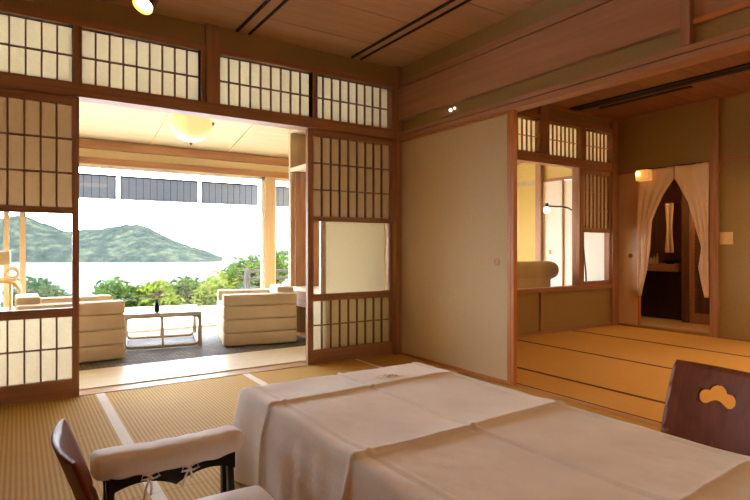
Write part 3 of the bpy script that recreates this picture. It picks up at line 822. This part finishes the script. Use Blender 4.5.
# low glass table
def low_glass_table():
    t = thing('side_table', 'low bent-frame table with pale glass top between the cream armchairs', 'table', (-1.565, 1.56, .008), -.18)
    L, Wd, H = .62, .56, .285; r = .014
    def loop(p, u0, u1, z0, z1, rad=.055):
        pts = []
        for cx_, cz, a0 in ((u1-rad, z0+rad, -PI/2), (u1-rad, z1-rad, 0), (u0+rad, z1-rad, PI/2), (u0+rad, z0+rad, PI)):
            for k in range(6):
                a = a0+PI/2*k/5; pts.append(p(cx_+rad*math.cos(a), cz+rad*math.sin(a)))
        return pts
    for y in (-Wd/2, Wd/2):
        o = obj('long_frame', MB().tube(loop(lambda u, z: (u, y, z), -L/2, L/2, .02, H), r, 8, True), 'bamboo', t, world=False, smooth=True)
        obj('upright', MB().tube([(0,y,.02),(0,y,H)], .009), 'bamboo', t, world=False)
    for x in (-L/2, L/2):
        obj('short_frame', MB().tube(loop(lambda u, z: (x, u, z), -Wd/2, Wd/2, .02, H), r, 8, True), 'bamboo', t, world=False, smooth=True)
    for x in (-L/2, L/2):
        for y in (-Wd/2, Wd/2):
            obj('leg', MB().box(x-.016, x+.016, y-.016, y+.016, 0, H), 'bamboo', t, world=False)
    o = obj('top_rim', MB().box(-L/2-.015, L/2+.015, -Wd/2-.015, -Wd/2+.015, H, H+.03).box(-L/2-.015, L/2+.015, Wd/2-.015, Wd/2+.015, H, H+.03).box(-L/2-.015, -L/2+.015, -Wd/2+.015, Wd/2-.015, H, H+.03).box(L/2-.015, L/2+.015, -Wd/2+.015, Wd/2-.015, H, H+.03), 'rim', t, world=False)
    obj('glass_top', B(-L/2+.015, L/2-.015, -Wd/2+.015, Wd/2-.015, H+.014, H+.028), 'gtop', t, world=False)
M['bamboo'] = wood('pale_bamboo', (168,140,104), (204,178,138), 'z', .4)
M['rim'] = plain('silver_rim', (196,190,176), .3, .05, 30, .5)
M['gtop'] = plain('frosted_glass_top', (226,230,226), .12, .02, 20)
low_glass_table()
t = thing('flower_vase', 'small black vase with a dusty pink flower on the low glass table', 'vase', (-1.65, 1.36, .323))
obj('vase', MB().lathe([(.016,0),(.024,.012),(.026,.045),(.018,.075),(.013,.088),(.017,.098),(.013,.098),(.001,.08)], (-1.65,1.36,.321), 20), 'black', t, smooth=True)
st = MB(); fl = MB()
for k in range(6):
    a = k*1.1; tip = Vector((-1.65+.035*math.cos(a), 1.36+.03*math.sin(a), .321+.135+.02*(k%3)))
    st.tube([(-1.65,1.36,.40), tuple((Vector((-1.65,1.36,.43))+tip)/2), tuple(tip)], .0018, 5)
    for j in range(5):
        b = j*2*PI/5; fl.lathe([(.001,-.009),(.012,0),(.001,.009)], (tip.x+.013*math.cos(b), tip.y+.013*math.sin(b), tip.z), 6)
obj('stem', st, 'leafB', t); obj('blossom', fl, 'petal', t)

# rattan chair at far left behind the left door pane
t = thing('rattan_chair', 'pale rattan chair seen at left edge through the left shoji pane', 'chair', (-2.98, 1.96, .008))
fr = MB()
for y in (1.74, 2.18):
    fr.tube([(-2.66,y,.012),(-2.66,y,.42),(-2.665,y,.54),(-2.70,y,.598),(-2.76,y,.612),(-3.2,y,.615),(-3.26,y,.60)], .016)
    fr.tube([(-3.26,y,.012),(-3.27,y,.6),(-3.33,y,.86)], .016); fr.tube([(-2.73,y,.30),(-2.73,y,.612)], .012)
obj('frame', fr, 'rattan', t, smooth=True)
obj('seat', MB().rbox(-3.26, -2.68, 1.74, 2.18, .30, .36, .02, 3), 'rattan', t, smooth=True, auto=50)
sc = MB()
for y in (1.74, 2.18):
    sc = MB(); sc.tube([(-2.72+.045*math.cos(a), y, .672+.045*math.sin(a)) for a in [i*2*PI/16 for i in range(16)]], .009, 6, True)
    obj('scroll', sc, 'rattan', t, smooth=True)
obj('back_cushion', MB().rbox(-3.10, -2.73, 1.78, 2.14, .745, .865, .02, 3), 'arm', t, smooth=True, auto=50)
obj('backrest', MB().rbox(-3.34, -3.10, 1.76, 2.16, .36, .86, .03, 3), 'rattan', t, smooth=True, auto=50)

# east end of the veranda, seen through the second room's window
struct('floor_veranda_east', MB().box(.26, XE, .13, YO, -.004, .004), 'palex')
w = MB(); w.box(XE, XE+.06, 1.36, YO+.1, 0, 2.5).box(XE, XE+.06, .09, 1.36, 1.83, 2.5); w.box(XD+.06, XE+.06, .08, .17, 0, 2.4)
struct('wall_east', w, 'cream')
struct('trim_19', MB().box(XE-.018, XE, 1.36, YO, 1.79, 1.85), 'pale')
struct('trim_20', MB().box(XE-.08, XE, 1.28, 1.37, 0, 2.3), 'wz')
struct('trim_21', MB().box(XE-.03, XE, .09, 1.28, 1.80, 1.84), 'wy')
for (y0, y1, x, l) in [(.96,1.28,XE-.02,'white closet door behind the arched lamp, next to the brown post'), (.17,.97,XE+.006,'white closet door seen behind the right edge of the clear window')]:
    t = thing('closet_door', l, 'sliding door', (x, (y0+y1)/2, .005), 0, 'white closet doors')
    obj('panel', B(x, x+.02, y0, y1, .005, 1.80), 'white', t)
    obj('edge_frame', MB().box(x-.003, x+.022, y0, y0+.012, .005, 1.80), 'ply', t)
    if y0 > .9: obj('finger_pull', B(x-.006, x, y1-.135, y1-.095, .80, .86), 'brass', t)
# rolled-back armchair
t = thing('armchair', 'tan armchair with fat rolled back, seen through the second room window', 'armchair', (2.2, .62, .004))
rl = MB(); rl.lathe([(.001,-.02),(.06,-.014),(.095,.012),(.11,.06),(.11,.80),(.095,.86),(.06,.885),(.001,.89)], (1.80,.52,.625), 28, 'x')
obj('rolled_back', rl, 'tanarm', t, smooth=True)
obj('backrest', MB().rbox(1.84, 2.56, .44, .62, .12, .60, .05, 4), 'tanarm', t, smooth=True, auto=50)
obj('seat', MB().rbox(1.88, 2.52, .62, 1.16, .12, .40, .05, 4), 'tanarm', t, smooth=True, auto=50)
for x in (1.80, 2.50): obj('arm', MB().rbox(x, x+.12, .60, 1.14, .12, .54, .04, 4), 'tanarm', t, smooth=True, auto=50)
for x in (1.92, 2.46):
    for y in (.52, 1.06): obj('leg', B(x-.02, x+.02, y-.02, y+.02, .004, .13), 'dark', t)
# arched lamp
t = thing('floor_lamp', 'black floor lamp with arched arm and small lit bulb', 'lamp', (3.02, .30, .004))
obj('base', MB().lathe([(.11,0),(.11,.012),(.03,.022),(.001,.022)], (3.03,.30,.004), 28), 'black', t, smooth=True, auto=40)
obj('pole', MB().tube([(3.03,.30,.02),(2.995,.30,.60),(2.945,.30,.93),(2.91,.30,1.12),(2.85,.30,1.25),(2.76,.30,1.325),(2.66,.30,1.355),(2.56,.30,1.365),(2.42,.30,1.362),(2.31,.30,1.362)], .009, 8), 'black', t, smooth=True)
obj('socket', MB().lathe([(.012,.03),(.02,.025),(.022,-.015),(.001,-.015)], (2.285,.30,1.365), 14), 'black', t, smooth=True, auto=40)
obj('bulb', MB().lathe([(.001,-.035),(.02,-.030),(.034,-.008),(.034,.008),(.02,.026),(.012,.034),(.001,.034)], (2.285,.30,1.315), 18), 'bulb', t, smooth=True)

# ================================================================== OUTSIDE
struct('terrace', MB().box(-7, 5, YO+.1, 5.5, -.3, -.10), 'deck')
struct('hillside', MB().add([(-40,5.5,-.5),(40,5.5,-.5),(60,60,-29.9),(-60,60,-29.9),(-40,5.5,-35),(40,5.5,-35),(60,60,-35),(-60,60,-35)], [(0,1,2,3),(4,7,6,5),(0,4,5,1),(1,5,6,2),(2,6,7,3),(3,7,4,0)]), 'soil')
struct('sea', MB().quad((-6000,40,-30),(9000,40,-30),(9000,9000,-30),(-6000,9000,-30)), 'sea')
# railing at the terrace edge
t = thing('railing', 'brown wooden terrace railing beyond the window post', 'railing', (.66, 5.4, -.10))
for x in (.66, 1.56, 2.46): obj('post', B(x-.035, x+.035, 5.36, 5.44, -.10, .52), 'rail', t)
for z in (.47, .34, .17): obj('rail', B(.695, 2.8, 5.385, 5.415, z-.025, z+.025), 'rail', t)

def shrub(x, y, top, rad, label, mat, n=2200, base=-1.2, leafs=.062):
    t = thing('shrub', label, 'shrub', (x, y, base))
    mb = MB(); rnd = random.Random(int(x*100)+int(y*37))
    blobs = [(x+rnd.uniform(-.55,.55)*rad, y+rnd.uniform(-.5,.5)*rad, top-rad*rnd.uniform(.35,1.1), rad*rnd.uniform(.35,.6)) for _ in range(9)]
    blobs.append((x, y, top-rad*.5, rad*.5))
    for _ in range(n):
        bx, by, bz, br = rnd.choice(blobs)
        d = Vector((rnd.gauss(0,1), rnd.gauss(0,1), rnd.gauss(0,1))).normalized()*br*rnd.uniform(.6,1.05)
        p = Vector((bx,by,bz))+d
        u = Vector((rnd.gauss(0,1), rnd.gauss(0,1), rnd.gauss(0,.6))).normalized(); w_ = u.cross(Vector((rnd.gauss(0,1), rnd.gauss(0,1), rnd.gauss(0,1)))).normalized()
        a, b = leafs*rnd.uniform(.7,1.4), leafs*rnd.uniform(.3,.5)
        mb.add([p-u*a, p+w_*b, p+u*a, p-w_*b], [(0,1,2,3)])
    obj('foliage', mb, mat, t)
    s_ = MB()
    for k in range(4):
        bx, by, bz, br = blobs[k]
        s_.tube([(x+.05*k-.1, y, base), (x+(bx-x)*.5, y+(by-y)*.5, (base+bz)/2), (bx,by,bz)], [.04,.025,.01], 6)
    obj('branches', s_, 'bark', t)
    return t
SH = [(-2.40, 6.4, .42, .5, 'green bush seen through the left shoji pane beside the rattan chair','leafC'),
      (-2.12, 6.1, .10, .3, 'low grassy bush seen through the left shoji pane at its right','leafA'),
      (-1.25, 6.6, .28, .5, 'dark green bush beyond the window, just right of the left armchair','leafB'),
      (-.62, 6.5, .31, .55, 'bush directly behind the pink flower','leafA'),
      (-.05, 7.0, .31, .55, 'bush right of the vase beyond the terrace','leafB'),
      (.35, 6.5, .27, .45, 'yellow-green bush beyond the terrace, left of the right armchair','leafA'),
      (.78, 7.0, .37, .5, 'bush above the left end of the right armchair','leafA'),
      (1.25, 7.3, .62, .65, 'tall bush behind the railing post','leafB'),
      (1.98, 7.4, .78, .7, 'tallest bush, right of the window post behind the railing','leafB'),
      (1.05, 6.3, .15, .4, 'small bush just below the railing post','leafC')]
for a in SH: shrub(a[0], a[1], a[2], a[3], a[4], a[5])

# forested hills across the water: a bearing frame looking out over the bay
O_ = Vector((-2.68,-3.7,0)); F_ = Vector((.552,.834,0)); R_ = Vector((.834,-.552,0))
def ridge(name, prof, d0, d1, d2, seed, mat='hill'):
    def hz(r):
        if r <= prof[0][0]: return prof[0][1]
        for (a, za), (b, zb) in zip(prof[:-1], prof[1:]):
            if a <= r <= b:
                s = (r-a)/(b-a); s = s*s*(3-2*s)*.5+s*.5; return za+(zb-za)*s
        return prof[-1][1]
    r0, r1 = prof[0][0], prof[-1][0]
    def fn(u, v):
        d = d0+(d2-d0)*v; r = (r0+(r1-r0)*u)*d/d1
        top = hz(r0+(r1-r0)*u)+30
        s = (d-d0)/(d1-d0); k = math.sin(min(s,1)*PI/2)**.8 if s < 1 else max(0, 1-((d-d1)/(d2-d1))**2)
        nz = 1+.30*noise.noise(Vector((r*.012, d*.012, seed)))*(1-.6*k)+.06*noise.noise(Vector((r*.05, d*.05, seed)))
        p = O_+F_*d+R_*r; return (p.x, p.y, -31+top*k*nz+1.2*noise.noise(Vector((r*.15, d*.15, 2))))
    return struct(name, MB().grid(150, 60, fn), mat, smooth=True)
ridge('hill_far_shore', [(-1500,30),(-1250,46),(-1060,62),(-985,74),(-946,79),(-915,77),(-870,62),(-796,42),(-726,44),(-670,54),(-628,60),(-600,54),(-560,37),(-520,18),(-470,2),(-430,-12),(-405,-24),(-392,-31)], 1112, 1400, 1800, 1)
ridge('hill_islet', [(-420,-31),(-390,-22),(-350,-13),(-310,-9),(-250,-14),(-200,-31)], 2080, 2150, 2300, 5)

# ================================================================== LIGHT AND CAMERA
wd = bpy.data.worlds.new('sky'); SC.world = wd; wd.use_nodes = True
nt = wd.node_tree; bg = nt.nodes['Background']
tc = N(nt, 'ShaderNodeTexCoord'); sp = N(nt, 'ShaderNodeSeparateXYZ'); nt.links.new(tc.outputs['Generated'], sp.inputs[0])
cr = N(nt, 'ShaderNodeValToRGB'); e = cr.color_ramp.elements
e[0].position = 0; e[0].color = (.93,.98,1.04,1); e[1].position = .8; e[1].color = (.72,.82,1.0,1)
nt.links.new(sp.outputs['Z'], cr.inputs[0]); nt.links.new(cr.outputs[0], bg.inputs[0]); bg.inputs[1].default_value = 14.0
sun = bpy.data.lights.new('sun', 'SUN'); sun.energy = 7.0; sun.angle = .35; sun.color = (1,.95,.86)
so = bpy.data.objects.new('sun', sun); COL.objects.link(so)
so.rotation_euler = Vector((-.15,-.35,-.92)).to_track_quat('-Z','Y').to_euler()

cam = bpy.data.cameras.new('camera'); cam.sensor_width = 36; cam.lens = 25.92; cam.shift_y = -.004; cam.clip_end = 20000; cam.clip_start = .05
co = bpy.data.objects.new('camera', cam); COL.objects.link(co); co.location = (-2.68,-3.70,.90); co.rotation_euler = (PI/2, 0, -math.radians(33.5))
SC.camera = co
SC.view_settings.view_transform = 'Standard'; SC.view_settings.look = 'None'; SC.view_settings.gamma = 1; SC.view_settings.exposure = 0.6
SC.view_settings.use_curve_mapping = False
SC.cycles.use_denoising = True
SC.cycles.max_bounces = 14; SC.cycles.diffuse_bounces = 8; SC.cycles.transparent_max_bounces = 16
SC.cycles.caustics_reflective = False
